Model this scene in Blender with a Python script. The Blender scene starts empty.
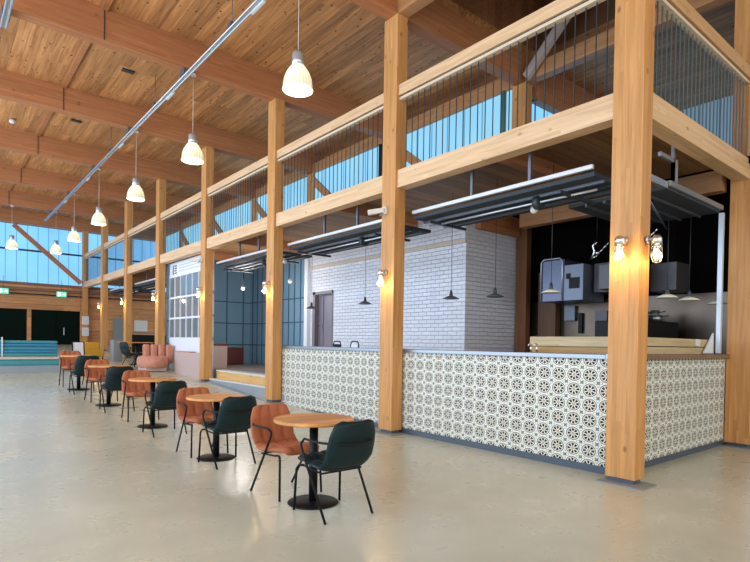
import bpy, bmesh, math, random
from mathutils import Vector, Matrix
random.seed(7)
PI = math.pi
C = bpy.context.scene.collection
sc = bpy.context.scene

# ------------------------------------------------------------------ helpers
class MB:
    """collects shapes into one mesh"""
    def __init__(self): self.v = []; self.f = []; self.sm = []
    def add(self, vs, fs, smooth=False):
        o = len(self.v)
        self.v += [tuple(p) for p in vs]
        for f in fs:
            self.f.append([i + o for i in f]); self.sm.append(smooth)
        return self
    def box(self, x0, x1, y0, y1, z0, z1, bev=0.0):
        if bev <= 0:
            vs = [(x, y, z) for x in (x0, x1) for y in (y0, y1) for z in (z0, z1)]
            fs = [(0,1,3,2),(4,6,7,5),(0,4,5,1),(2,3,7,6),(0,2,6,4),(1,5,7,3)]
            return self.add(vs, fs)
        bm = bmesh.new()
        bmesh.ops.create_cube(bm, size=1)
        for v in bm.verts:
            v.co = Vector(((x0+x1)/2+v.co.x*(x1-x0), (y0+y1)/2+v.co.y*(y1-y0), (z0+z1)/2+v.co.z*(z1-z0)))
        b = min(bev, .45*min(x1-x0, y1-y0, z1-z0))
        bmesh.ops.bevel(bm, geom=list(bm.edges), offset=b, segments=2 if bev < .02 else 4, affect='EDGES', profile=.5)
        self.frombm(bm, bev >= .02); return self
    def frombm(self, bm, smooth=False):
        bm.verts.ensure_lookup_table(); bm.verts.index_update()
        self.add([v.co[:] for v in bm.verts], [[v.index for v in f.verts] for f in bm.faces], smooth)
        bm.free()
    def tube(self, pts, r, n=8, cap=True, closed=False):
        pts = [Vector(p) for p in pts]; m = len(pts); vs = []; fs = []
        rr = r if isinstance(r, (list, tuple)) else [r]*m
        up = None
        for i, p in enumerate(pts):
            if closed: t = (pts[(i+1) % m] - pts[i-1]).normalized()
            else: t = (pts[min(i+1, m-1)] - pts[max(i-1, 0)]).normalized()
            if up is None:
                up = Vector((0,0,1)) if abs(t.z) < .9 else Vector((1,0,0))
            a = (up - t*up.dot(t))
            if a.length < 1e-5: a = Vector((1,0,0)) - t*t.x
            a.normalize(); up = a; b = t.cross(a)
            for k in range(n):
                q = 2*PI*k/n
                vs.append(p + (a*math.cos(q) + b*math.sin(q))*rr[i])
        R = m if closed else m-1
        for i in range(R):
            for k in range(n):
                j = (i+1) % m
                fs.append((i*n+k, i*n+(k+1) % n, j*n+(k+1) % n, j*n+k))
        self.add(vs, fs, True)
        if cap and not closed:
            self.add([v for v in vs[:n]], [tuple(range(n))[::-1]])
            self.add([v for v in vs[-n:]], [tuple(range(n))])
        return self
    def lathe(self, prof, c=(0,0,0), n=28, smooth=True, flute=0, fa=0.0):
        vs = []; fs = []; m = len(prof)
        for (r, z) in prof:
            for k in range(n):
                q = 2*PI*k/n
                rr = r*(1 + fa*math.cos(flute*q)) if flute else r
                vs.append((c[0]+rr*math.cos(q), c[1]+rr*math.sin(q), c[2]+z))
        for i in range(m-1):
            for k in range(n):
                fs.append((i*n+k, i*n+(k+1) % n, (i+1)*n+(k+1) % n, (i+1)*n+k))
        self.add(vs, fs, smooth); return self
    def cyl(self, c, r, z0, z1, n=24, r2=None):
        r2 = r if r2 is None else r2
        vs = []
        for (rr, z) in ((r, z0), (r2, z1)):
            for k in range(n):
                q = 2*PI*k/n; vs.append((c[0]+rr*math.cos(q), c[1]+rr*math.sin(q), z))
        self.add(vs, [(k, (k+1) % n, n+(k+1) % n, n+k) for k in range(n)], True)
        self.add(vs[:n], [tuple(range(n))[::-1]]); self.add(vs[n:], [tuple(range(n))])
        return self
    def sphere(self, c, r, sx=1, sy=1, sz=1, n=14):
        bm = bmesh.new(); bmesh.ops.create_uvsphere(bm, u_segments=n, v_segments=n//2+2, radius=r)
        for v in bm.verts: v.co = Vector((c[0]+v.co.x*sx, c[1]+v.co.y*sy, c[2]+v.co.z*sz))
        self.frombm(bm, True); return self
    def beam(self, p, q, w, h, up=(0,0,1)):
        p = Vector(p); q = Vector(q); t = (q-p).normalized(); u = Vector(up)
        s = t.cross(u).normalized(); u = s.cross(t).normalized()
        vs = []
        for e in (p, q):
            for a, b in ((-1,-1),(1,-1),(1,1),(-1,1)):
                vs.append(e + s*a*w/2 + u*b*h/2)
        return self.add(vs, [(3,2,1,0),(4,5,6,7),(0,1,5,4),(1,2,6,5),(2,3,7,6),(3,0,4,7)])
    def build(self, name, mat, parent=None, loc=None):
        me = bpy.data.meshes.new(name); me.from_pydata(self.v, [], self.f)
        me.polygons.foreach_set('use_smooth', self.sm)
        bm = bmesh.new(); bm.from_mesh(me)
        bmesh.ops.remove_doubles(bm, verts=bm.verts, dist=1e-5)
        bmesh.ops.recalc_face_normals(bm, faces=bm.faces); bm.to_mesh(me); bm.free()
        me.materials.append(mat)
        o = bpy.data.objects.new(name, me); C.objects.link(o)
        if parent: o.parent = parent
        if loc: o.location = loc
        return o

def tag(o, label=None, cat=None, group=None, kind=None):
    if label: o['label'] = label
    if cat: o['category'] = cat
    if group: o['group'] = group
    if kind: o['kind'] = kind
    return o
def thing(name, label, cat, loc=(0,0,0), rz=0, group=None):
    o = bpy.data.objects.new(name, None); C.objects.link(o); o.empty_display_size = .1
    o.location = loc; o.rotation_euler = (0,0,rz)
    return tag(o, label, cat, group)
def dup(root, loc, rz, label, group=None):
    r = root.copy(); C.objects.link(r); r.location = loc; r.rotation_euler = (0,0,rz); r['label'] = label
    if group: r['group'] = group
    for ch in list(root.children):
        c = ch.copy(); C.objects.link(c); c.parent = r
        for g in list(ch.children):
            d = g.copy(); C.objects.link(d); d.parent = c
    return r
def struct(name, mb, mat): return tag(mb.build(name, mat), kind='structure')

# ------------------------------------------------------------------ materials
def new(name):
    m = bpy.data.materials.new(name); m.use_nodes = True
    nt = m.node_tree; b = nt.nodes['Principled BSDF']
    return m, nt, b
def nd(nt, t, **kw):
    n = nt.nodes.new(t)
    for k, v in kw.items(): setattr(n, k, v)
    return n
def L(nt, a, b): nt.links.new(a, b)
def mth(nt, op, a, b=None, c=None):
    n = nd(nt, 'ShaderNodeMath', operation=op)
    for i, x in enumerate((a, b, c)):
        if x is None: continue
        if isinstance(x, (int, float)): n.inputs[i].default_value = x
        else: L(nt, x, n.inputs[i])
    return n.outputs[0]
def mix(nt, f, a, b, bt='MIX'):
    n = nd(nt, 'ShaderNodeMix', data_type='RGBA', blend_type=bt)
    for i, x in ((0, f), (6, a), (7, b)):
        if isinstance(x, (int, float)): n.inputs[i].default_value = x
        elif isinstance(x, tuple): n.inputs[i].default_value = (*x, 1)
        else: L(nt, x, n.inputs[i])
    return n.outputs[2]
def plain(name, col, rough=.5, metal=0, noise=.0, scale=20, bump=0, sheen=0, spec=None):
    m, nt, b = new(name)
    b.inputs['Roughness'].default_value = rough; b.inputs['Metallic'].default_value = metal
    b.inputs['Base Color'].default_value = (*col, 1)
    if sheen:
        b.inputs['Sheen Weight'].default_value = sheen
        b.inputs['Sheen Tint'].default_value = (*[min(1, c*2.5+.1) for c in col], 1)
    if spec is not None: b.inputs['Specular IOR Level'].default_value = spec
    if noise or bump:
        tc = nd(nt, 'ShaderNodeTexCoord'); nz = nd(nt, 'ShaderNodeTexNoise'); nz.inputs['Scale'].default_value = scale
        nz.inputs['Detail'].default_value = 5
        L(nt, tc.outputs['Object'], nz.inputs['Vector'])
        L(nt, mix(nt, nz.outputs[0], tuple(max(0, c*(1-noise)) for c in col), tuple(min(1, c*(1+noise)) for c in col)), b.inputs['Base Color'])
        if bump:
            bp = nd(nt, 'ShaderNodeBump'); bp.inputs['Strength'].default_value = bump; bp.inputs['Distance'].default_value = .01
            L(nt, nz.outputs[0], bp.inputs['Height']); L(nt, bp.outputs[0], b.inputs['Normal'])
    return m
def emis(name, col, st):
    m, nt, b = new(name)
    b.inputs['Base Color'].default_value = (*[min(1, c) for c in col], 1)
    b.inputs['Emission Color'].default_value = (*col, 1); b.inputs['Emission Strength'].default_value = st
    return m

def wood(name, axis, dark=(.40,.185,.065), light=(.60,.32,.13), rough=.55, lam=.045, knots=.5, plank=None, joint=1.0, gs=1.0, lamaxis=None):
    """grain runs along axis 0/1/2; lam = lamination height, plank = board width across"""
    m, nt, b = new(name)
    tc = nd(nt, 'ShaderNodeTexCoord'); sp = nd(nt, 'ShaderNodeSeparateXYZ'); L(nt, tc.outputs['Object'], sp.inputs[0])
    oi = nd(nt, 'ShaderNodeObjectInfo')
    off = mth(nt, 'MULTIPLY', oi.outputs['Random'], 37.0)
    comp = [sp.outputs[i] for i in range(3)]
    sc_ = [9*gs]*3; sc_[axis] = .55*gs
    cb = nd(nt, 'ShaderNodeCombineXYZ')
    for i in range(3): L(nt, mth(nt, 'MULTIPLY_ADD', comp[i], sc_[i], off), cb.inputs[i])
    la = lamaxis if lamaxis is not None else [1,0,1][axis]
    width = plank or lam
    cell = mth(nt, 'FLOOR', mth(nt, 'DIVIDE', comp[la], width))
    # butt joints along the grain, different in each board
    wn0 = nd(nt, 'ShaderNodeTexWhiteNoise', noise_dimensions='1D'); L(nt, mth(nt, 'ADD', cell, off), wn0.inputs['W'])
    seg = mth(nt, 'FLOOR', mth(nt, 'MULTIPLY_ADD', comp[axis], 1/3.4 if plank else 1/2.2, mth(nt, 'MULTIPLY', wn0.outputs[0], 7.0)))
    wn = nd(nt, 'ShaderNodeTexWhiteNoise', noise_dimensions='2D')
    cv = nd(nt, 'ShaderNodeCombineXYZ'); L(nt, cell, cv.inputs[0]); L(nt, seg, cv.inputs[1]); L(nt, cv.outputs[0], wn.inputs['Vector'])
    # shift grain per board
    vadd = nd(nt, 'ShaderNodeVectorMath', operation='MULTIPLY_ADD')
    L(nt, wn.outputs['Color'], vadd.inputs[0]); vadd.inputs[1].default_value = (9,9,9); L(nt, cb.outputs[0], vadd.inputs[2])
    n1 = nd(nt, 'ShaderNodeTexNoise'); n1.inputs['Scale'].default_value = 1.6; n1.inputs['Detail'].default_value = 7
    n1.inputs['Roughness'].default_value = .62; n1.inputs['Distortion'].default_value = .6
    L(nt, vadd.outputs[0], n1.inputs['Vector'])
    cr = nd(nt, 'ShaderNodeMapRange'); cr.inputs['From Min'].default_value = .27 if plank else .2; cr.inputs['From Max'].default_value = .73 if plank else .8; L(nt, n1.outputs[0], cr.inputs[0])
    base = mix(nt, cr.outputs[0], tuple(c*.86 for c in dark), tuple(min(1, c*1.04) for c in light))
    var = mth(nt, 'MULTIPLY_ADD', wn.outputs[0], .42 if plank else .12, .76 if plank else .93)
    vc = nd(nt, 'ShaderNodeCombineColor')
    for i in range(3): L(nt, var, vc.inputs[i])
    base = mix(nt, 1.0, base, vc.outputs[0], 'MULTIPLY')
    # knots
    ks = [3.4]*3; ks[axis] = 2.1
    kb = nd(nt, 'ShaderNodeCombineXYZ')
    for i in range(3): L(nt, mth(nt, 'MULTIPLY_ADD', comp[i], ks[i], off), kb.inputs[i])
    vo = nd(nt, 'ShaderNodeTexVoronoi'); vo.inputs['Scale'].default_value = 2.3 if plank else 1.25; L(nt, kb.outputs[0], vo.inputs['Vector'])
    rmp = nd(nt, 'ShaderNodeMapRange'); rmp.inputs['From Min'].default_value = .05 if not plank else .09; rmp.inputs['From Max'].default_value = .12 if not plank else .17
    rmp.inputs['To Min'].default_value = knots; rmp.inputs['To Max'].default_value = 0
    L(nt, vo.outputs['Distance'], rmp.inputs[0])
    base = mix(nt, rmp.outputs[0], base, (.07,.022,.008))
    if plank:
        fr = mth(nt, 'FRACT', mth(nt, 'DIVIDE', comp[la], width))
        gap = mth(nt, 'LESS_THAN', mth(nt, 'MINIMUM', fr, mth(nt, 'SUBTRACT', 1.0, fr)), .022*joint)
        base = mix(nt, mth(nt, 'MULTIPLY', gap, .6), base, (.10,.04,.015))
    L(nt, base, b.inputs['Base Color']); b.inputs['Roughness'].default_value = rough
    bp = nd(nt, 'ShaderNodeBump'); bp.inputs['Strength'].default_value = .15; bp.inputs['Distance'].default_value = .01
    L(nt, n1.outputs[0], bp.inputs['Height']); L(nt, bp.outputs[0], b.inputs['Normal'])
    return m

DK, LT = (.47,.19,.045), (.72,.365,.12)
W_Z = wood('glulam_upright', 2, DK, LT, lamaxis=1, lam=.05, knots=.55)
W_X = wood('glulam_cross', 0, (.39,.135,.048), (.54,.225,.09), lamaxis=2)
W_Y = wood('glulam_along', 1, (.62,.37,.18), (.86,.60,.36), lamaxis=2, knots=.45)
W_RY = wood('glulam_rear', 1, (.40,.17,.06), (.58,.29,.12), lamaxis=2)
W_DECK = wood('roof_boards', 1, (.35,.125,.036), (.70,.34,.13), plank=.2, knots=.95, lamaxis=0, joint=.55)
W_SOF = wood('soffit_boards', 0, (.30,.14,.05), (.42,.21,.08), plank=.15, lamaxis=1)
W_PANEL = wood('wall_boards', 0, (.50,.20,.07), (.68,.33,.13), plank=.6, knots=.6, lamaxis=2)
W_LEDGE = wood('pine_plank', 1, (.45,.33,.16), (.66,.52,.30), lam=.3, lamaxis=2, knots=.8, gs=1.4)
W_LEDGEX = wood('pine_plank_side', 0, (.45,.33,.16), (.66,.52,.30), lam=.3, lamaxis=2, knots=.8, gs=1.4)
W_TOP = wood('oak_tabletop', 0, (.58,.22,.055), (.78,.37,.11), rough=.5, plank=.09, knots=.1, lamaxis=1, joint=.25, gs=2)
W_STEP = wood('step_timber', 1, (.62,.33,.09), (.82,.50,.18), lam=.2, lamaxis=2, gs=1.5)
W_DARK = wood('dark_plank', 2, (.10,.045,.02), (.17,.08,.035), lam=.2, lamaxis=1)
M_LIP = plain('pale_timber_edge', (.70,.56,.40), .6, noise=.08)
M_BAR = plain('dark_grey_steel_rod', (.035,.045,.05), .45, .3)
M_BLACK = plain('black_powder_coat', (.004,.004,.005), .5, spec=.25)
M_STEEL = plain('brushed_steel', (.30,.32,.35), .35, .9, noise=.06, scale=9)
M_STEELD = plain('dull_steel', (.16,.17,.20), .45, .7, noise=.1, scale=5)
M_GALV = plain('galvanised_metal', (.55,.58,.62), .35, .75, noise=.08)
M_DOORP = plain('grey_insulated_panel', (.05,.06,.068), .7, 0, noise=.05, spec=.15)
M_WHITE = plain('white_paint', (.78,.80,.84), .45)
M_OFF = plain('off_white_plastic', (.72,.70,.64), .45)
M_KICK = plain('slate_kickboard', (.075,.095,.125), .4, noise=.1)
M_VOID = plain('unlit_interior_black', (.005,.004,.004), .95, spec=0)  # black put into the colour for unlit spaces
M_BLUE = plain('teal_blue_panelling', (.25,.44,.60), .45, noise=.06)
M_BLUED = plain('dark_blue_groove', (.06,.13,.20), .6)
M_DOORG = plain('near_black_green_door', (.003,.009,.006), .8, noise=.1, spec=.05)
M_RUST = plain('rust_velvet', (.40,.115,.042), .75, noise=.22, scale=14, bump=.15, sheen=.15)
M_GREEN = plain('dark_green_velvet', (.002,.015,.016), .55, noise=.25, scale=12, bump=.1, sheen=.02, spec=.3)
M_SALMON = plain('salmon_velvet', (.56,.23,.15), .75, noise=.3, scale=9, bump=.15, sheen=.2)
M_PINK = plain('dusty_pink_panel', (.52,.38,.34), .65, noise=.05)
M_BROWN = plain('oxblood_leather', (.14,.03,.02), .4)
M_TEAL = [plain('teal_cushion_%d' % i, c, .5, noise=.12, scale=6) for i, c in enumerate([(.05,.28,.33),(.03,.22,.42),(.05,.30,.30)])]
M_SEATT = plain('beige_seat_cushion', (.62,.55,.45), .6)
M_YEL = plain('mustard_fabric', (.62,.33,.03), .7)
M_GREY = plain('grey_paint', (.24,.25,.24), .6)
M_SCREED = plain('grey_painted_upstand', (.28,.32,.34), .5, noise=.12, scale=3)
M_NOSE = plain('pale_step_edge', (.66,.66,.62), .5)
M_PLATF = plain('platform_vinyl', (.30,.24,.20), .35, noise=.15, scale=4)
M_PAPER = plain('white_paper', (.75,.76,.74), .7)
M_INK = plain('dark_ink', (.05,.07,.10), .6)
M_BULB = emis('warm_lamp_glow', (1,.72,.28), 9)
M_PBULB = emis('pendant_lamp_glow', (1,.90,.62), 2.5)
M_SPARK = emis('lit_filament_lamp', (1,.85,.6), 5)
M_PARK = plain('chrome', (.8,.8,.82), .15, 1)

def mk_shade():
    m, nt, b = new('ribbed_prismatic_glass')
    b.inputs['Base Color'].default_value = (.55,.56,.48,1); b.inputs['Roughness'].default_value = .25
    b.inputs['Transmission Weight'].default_value = .35
    b.inputs['Emission Color'].default_value = (1,.92,.66,1)
    tc = nd(nt, 'ShaderNodeTexCoord'); sp = nd(nt, 'ShaderNodeSeparateXYZ'); L(nt, tc.outputs['Object'], sp.inputs[0])
    mr = nd(nt, 'ShaderNodeMapRange'); mr.inputs['From Min'].default_value = 0; mr.inputs['From Max'].default_value = .36
    mr.inputs['To Min'].default_value = .25; mr.inputs['To Max'].default_value = .85; L(nt, sp.outputs[2], mr.inputs[0])
    ang = mth(nt, 'ARCTAN2', sp.outputs[1], sp.outputs[0])
    rib = mth(nt, 'MULTIPLY_ADD', mth(nt, 'SINE', mth(nt, 'MULTIPLY', ang, 26.0)), .22, .9)
    L(nt, mth(nt, 'MULTIPLY', mr.outputs[0], rib), b.inputs['Emission Strength'])
    return m
M_SHADE = mk_shade()

def mk_glow_panel(name, axis, col=(.16,.47,.90), st=1.3, pitch=.42):
    """daylit polycarbonate: translucent blue panels with standing seams"""
    m, nt, b = new(name)
    tc = nd(nt, 'ShaderNodeTexCoord'); sp = nd(nt, 'ShaderNodeSeparateXYZ'); L(nt, tc.outputs['Object'], sp.inputs[0])
    fr = mth(nt, 'FRACT', mth(nt, 'DIVIDE', sp.outputs[axis], pitch))
    seam = mth(nt, 'LESS_THAN', fr, .07)
    nz = nd(nt, 'ShaderNodeTexNoise'); nz.inputs['Scale'].default_value = .6; L(nt, tc.outputs['Object'], nz.inputs['Vector'])
    c1 = mix(nt, nz.outputs[0], tuple(c*.82 for c in col), tuple(min(1, c*1.18+.03) for c in col))
    c2 = mix(nt, seam, c1, tuple(c*.45 for c in col))
    L(nt, c2, b.inputs['Emission Color']); b.inputs['Emission Strength'].default_value = st
    b.inputs['Base Color'].default_value = (.03,.06,.09,1); b.inputs['Roughness'].default_value = .5
    return m
M_SKYX = mk_glow_panel('daylit_polycarbonate_end', 0)
M_SKYY = mk_glow_panel('daylit_polycarbonate_side', 1, col=(.25,.60,.90), st=1.0, pitch=.5)

def mk_floor():
    m, nt, b = new('polished_concrete')
    tc = nd(nt, 'ShaderNodeTexCoord')
    n1 = nd(nt, 'ShaderNodeTexNoise'); n1.inputs['Scale'].default_value = .55; n1.inputs['Detail'].default_value = 6; n1.inputs['Distortion'].default_value = .8
    n2 = nd(nt, 'ShaderNodeTexNoise'); n2.inputs['Scale'].default_value = 3.2; n2.inputs['Detail'].default_value = 4; n2.inputs['Roughness'].default_value = .55
    n3 = nd(nt, 'ShaderNodeTexNoise'); n3.inputs['Scale'].default_value = 14; n3.inputs['Detail'].default_value = 6
    for n in (n1, n2, n3): L(nt, tc.outputs['Object'], n.inputs['Vector'])
    r1 = nd(nt, 'ShaderNodeMapRange'); r1.inputs['From Min'].default_value = .35; r1.inputs['From Max'].default_value = .68; L(nt, n1.outputs[0], r1.inputs[0])
    c = mix(nt, r1.outputs[0], (.54,.525,.395), (.65,.63,.485))
    r2 = nd(nt, 'ShaderNodeMapRange'); r2.inputs['From Min'].default_value = .35; r2.inputs['From Max'].default_value = .7; L(nt, n2.outputs[0], r2.inputs[0])
    c = mix(nt, mth(nt, 'MULTIPLY', r2.outputs[0], .35), c, (.45,.44,.35))
    c = mix(nt, mth(nt, 'MULTIPLY', n3.outputs[0], .12), c, (.38,.36,.28))
    b.inputs['Coat Weight'].default_value = .35; b.inputs['Coat Roughness'].default_value = .27
    L(nt, c, b.inputs['Base Color'])
    rr = nd(nt, 'ShaderNodeMapRange'); rr.inputs['To Min'].default_value = .20; rr.inputs['To Max'].default_value = .38; L(nt, n2.outputs[0], rr.inputs[0])
    L(nt, rr.outputs[0], b.inputs['Roughness'])
    bp = nd(nt, 'ShaderNodeBump'); bp.inputs['Strength'].default_value = .03; bp.inputs['Distance'].default_value = .002
    L(nt, n1.outputs[0], bp.inputs['Height']); L(nt, bp.outputs[0], b.inputs['Normal'])
    return m
M_FLOOR = mk_floor()

def mk_brick():
    m, nt, b = new('white_painted_brick')
    tc = nd(nt, 'ShaderNodeTexCoord'); sp = nd(nt, 'ShaderNodeSeparateXYZ'); L(nt, tc.outputs['Object'], sp.inputs[0])
    cb = nd(nt, 'ShaderNodeCombineXYZ'); L(nt, mth(nt, 'ADD', sp.outputs[0], sp.outputs[1]), cb.inputs[0]); L(nt, sp.outputs[2], cb.inputs[1])
    nz = nd(nt, 'ShaderNodeTexNoise'); nz.inputs['Scale'].default_value = 9; nz.inputs['Detail'].default_value = 4; L(nt, tc.outputs['Object'], nz.inputs['Vector'])
    va = nd(nt, 'ShaderNodeVectorMath', operation='MULTIPLY_ADD'); L(nt, nz.outputs['Color'], va.inputs[0]); va.inputs[1].default_value = (.05,.03,0); L(nt, cb.outputs[0], va.inputs[2])
    br = nd(nt, 'ShaderNodeTexBrick'); L(nt, va.outputs[0], br.inputs['Vector'])
    br.inputs['Scale'].default_value = 1; br.inputs['Brick Width'].default_value = .24; br.inputs['Row Height'].default_value = .082
    br.inputs['Mortar Size'].default_value = .007; br.inputs['Mortar Smooth'].default_value = .9
    br.inputs['Color1'].default_value = (.80,.80,.86,1); br.inputs['Color2'].default_value = (.72,.73,.80,1); br.inputs['Mortar'].default_value = (.55,.56,.64,1)
    L(nt, br.outputs['Color'], b.inputs['Base Color']); b.inputs['Roughness'].default_value = .6
    bp = nd(nt, 'ShaderNodeBump'); bp.inputs['Strength'].default_value = .8; bp.inputs['Distance'].default_value = .02
    h = mth(nt, 'SUBTRACT', mth(nt, 'MULTIPLY', nz.outputs[0], .5), br.outputs['Fac'])
    L(nt, h, bp.inputs['Height']); L(nt, bp.outputs[0], b.inputs['Normal'])
    return m
M_BRICK = mk_brick()

def mk_tile(name, ax, u0):
    """encaustic tile: ringed eight-petal rosettes with small stars between"""
    m, nt, b = new(name)
    tc = nd(nt, 'ShaderNodeTexCoord'); sp = nd(nt, 'ShaderNodeSeparateXYZ'); L(nt, tc.outputs['Object'], sp.inputs[0])
    u = mth(nt, 'DIVIDE', mth(nt, 'SUBTRACT', sp.outputs[ax], u0), .2)
    v = mth(nt, 'DIVIDE', mth(nt, 'SUBTRACT', sp.outputs[2], .242), .174)
    def cellc(x, s): # signed offset from nearest lattice point (shift s)
        y = mth(nt, 'ADD', x, s+.5); return mth(nt, 'SUBTRACT', mth(nt, 'FRACT', y), .5)
    def polar(s):
        a = cellc(u, s); c = cellc(v, s)
        r = mth(nt, 'SQRT', mth(nt, 'ADD', mth(nt, 'MULTIPLY', a, a), mth(nt, 'MULTIPLY', c, c)))
        return a, c, r, mth(nt, 'ARCTAN2', c, a)
    a, c, r, th = polar(0.0)
    def band(x, c0, w): return mth(nt, 'COMPARE', x, c0, w)
    t8 = mth(nt, 'COSINE', mth(nt, 'MULTIPLY', th, 8.0))
    dots = mth(nt, 'MULTIPLY', band(r, .245, .082), mth(nt, 'GREATER_THAN', t8, -.5))
    ring = band(r, .415, .026)
    ring2 = band(r, .335, .012)
    petal = mth(nt, 'MULTIPLY', band(r, .125, .03), mth(nt, 'GREATER_THAN', t8, .2))
    heart = mth(nt, 'LESS_THAN', r, .085)
    pip = mth(nt, 'LESS_THAN', r, .03)
    a2, c2, r2, th2 = polar(.5)
    ad = mth(nt, 'ADD', mth(nt, 'ABSOLUTE', a2), mth(nt, 'ABSOLUTE', c2))
    t4 = mth(nt, 'COSINE', mth(nt, 'MULTIPLY', th2, 4.0))
    star = mth(nt, 'LESS_THAN', r2, mth(nt, 'MULTIPLY_ADD', t4, -.02, .105))
    lip = band(r2, mth(nt, 'MULTIPLY_ADD', t4, .07, .20), .016)
    stpip = mth(nt, 'LESS_THAN', r2, .03)
    col = (.80,.77,.68)
    nz = nd(nt, 'ShaderNodeTexNoise'); nz.inputs['Scale'].default_value = 6; L(nt, tc.outputs['Object'], nz.inputs['Vector'])
    base = mix(nt, nz.outputs[0], (.78,.76,.64), (.86,.85,.76))
    base = mix(nt, lip, base, (.24,.26,.24))
    base = mix(nt, star, base, (.13,.155,.15)); base = mix(nt, stpip, base, (.40,.36,.2))
    base = mix(nt, ring, base, (.12,.12,.10)); base = mix(nt, ring2, base, (.30,.28,.22))
    base = mix(nt, dots, base, (.008,.005,.006))
    base = mix(nt, petal, base, (.42,.38,.25)); base = mix(nt, heart, base, (.40,.30,.16)); base = mix(nt, pip, base, (.7,.66,.5))
    # fine joints
    jx = mth(nt, 'LESS_THAN', mth(nt, 'ABSOLUTE', a2), .006); jy = mth(nt, 'LESS_THAN', mth(nt, 'ABSOLUTE', c2), .006)
    base = mix(nt, mth(nt, 'MULTIPLY', mth(nt, 'MAXIMUM', jx, jy), .45), base, (.5,.48,.42))
    L(nt, base, b.inputs['Base Color']); b.inputs['Roughness'].default_value = .55; b.inputs['Specular IOR Level'].default_value = .25
    return m
M_TILEF = mk_tile('patterned_tile_front', 1, 3.21)
M_TILES = mk_tile('patterned_tile_side', 0, 6.0)

def mk_glasspane():
    m, nt, b = new('glazing_pane')
    b.inputs['Base Color'].default_value = (.24,.28,.30,1); b.inputs['Roughness'].default_value = .08
    b.inputs['Transmission Weight'].default_value = .25; b.inputs['Specular IOR Level'].default_value = .8
    return m
M_PANE = mk_glasspane()
def mk_clear():
    m, nt, b = new('clear_lantern_glass')
    out = nt.nodes['Material Output']
    tr = nd(nt, 'ShaderNodeBsdfTransparent'); gl = nd(nt, 'ShaderNodeBsdfGlossy'); gl.inputs['Roughness'].default_value = .05
    mx = nd(nt, 'ShaderNodeMixShader'); mx.inputs[0].default_value = .15
    L(nt, tr.outputs[0], mx.inputs[1]); L(nt, gl.outputs[0], mx.inputs[2]); L(nt, mx.outputs[0], out.inputs[0])
    return m
M_CLEAR = mk_clear()

# ------------------------------------------------------------------ layout constants
CZ = 1.44
YC = [2.565, 6.38, 10.25, 13.99, 17.80, 21.52, 25.19, 28.98]     # near edges of the colonnade columns
WX, WY, XA = .22, .32, 5.60
XR = 8.95                                                           # rear row
def fl(y): return max(0.0, .053*(min(y, 32)-7.7))
ZT = 6.6

# ------------------------------------------------------------------ setting
m = MB()
ys = [-9, 0, 4, 7.2, 7.7, 8.4, 10, 13, 17, 21, 25, 29.3, 32]
for i in range(len(ys)-1):
    for (x0, x1) in ((-9, 14),):
        z0, z1 = fl(ys[i]), fl(ys[i+1])
        m.add([(x0,ys[i],z0),(x1,ys[i],z0),(x1,ys[i+1],z1),(x0,ys[i+1],z1),
               (x0,ys[i],z0-.3),(x1,ys[i],z0-.3),(x1,ys[i+1],z1-.3),(x0,ys[i+1],z1-.3)],
              [(0,1,2,3),(7,6,5,4),(0,4,5,1),(3,2,6,7),(0,3,7,4),(1,5,6,2)])
struct('floor', m, M_FLOOR)
m = MB()
m.box(-9, 9.4, 6.4, 32, 7.15, 7.3); m.box(-9, 5.9, -4, 6.4, 7.15, 7.3); m.box(9.4, 14, -4, 6.62, 7.15, 7.3)
m.box(5.9, 9.4, -4, 1.2, 7.15, 7.3)
struct('ceiling', m, W_DECK)
m = MB(); m.box(9.36, 9.42, 6.4, 29.3, 6.4, 7.15); struct('wall_eaves', m, W_DECK)
# raised roof light over the near balcony bay, boards coloured dark for its shade
m = MB(); m.box(5.9, 9.4, 1.2, 6.4, 8.4, 8.5); m.box(5.8, 5.9, 1.1, 6.5, 7.3, 8.5); m.box(9.4, 9.5, 1.1, 6.5, 7.3, 8.5)
m.box(5.9, 9.4, 6.4, 6.5, 7.3, 8.5); m.box(5.9, 9.4, 1.1, 1.2, 7.3, 8.5)
struct('ceiling_raised', m, wood('shaded_roof_boards', 1, (.20,.08,.035), (.30,.13,.05), plank=.2, lamaxis=0))
# soffit under the balcony
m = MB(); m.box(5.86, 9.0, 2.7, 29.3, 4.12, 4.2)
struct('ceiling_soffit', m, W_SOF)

# end wall: boards below, polycarbonate above
m = MB(); m.box(-9, 3.4, 29.3, 29.5, 2.76, 3.98); m.box(3.4, 5.56, 29.3, 29.5, 2.76, 3.98); m.box(5.54, 14, 29.3, 29.5, .8, 3.98)
m.box(3.36, 3.53, 29.3, 29.5, .8, 2.76)
m.box(-9, 14, 29.3, 29.5, 6.6, 7.15)
struct('wall_end', m, W_PANEL)
m = MB(); m.box(-9, 14, 29.42, 29.45, 3.98, 6.6)
w = struct('window_1', m, M_SKYX)
m = MB(); m.box(-9, 14, 29.34, 29.40, 5.42, 5.50)
tag(m.build('window_bar', M_BAR, w))
m = MB(); m.box(-9, 14, 29.22, 29.42, 3.86, 3.98); m.box(-9, 14, 29.12, 29.3, 3.62, 3.74)
struct('trim_1', m, plain('brown_end_wall_rail', (.22,.10,.06), .6, noise=.2))
m = MB(); m.tube([(-9,29.15,3.45),(14,29.15,3.45)], .03)
struct('trim_2', m, M_BAR)
m = MB(); m.box(-9, 8, 29.2, 29.3, 3.3, 3.36)
struct('trim_3', m, plain('tan_timber_rail', (.5,.26,.12), .6))
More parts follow.
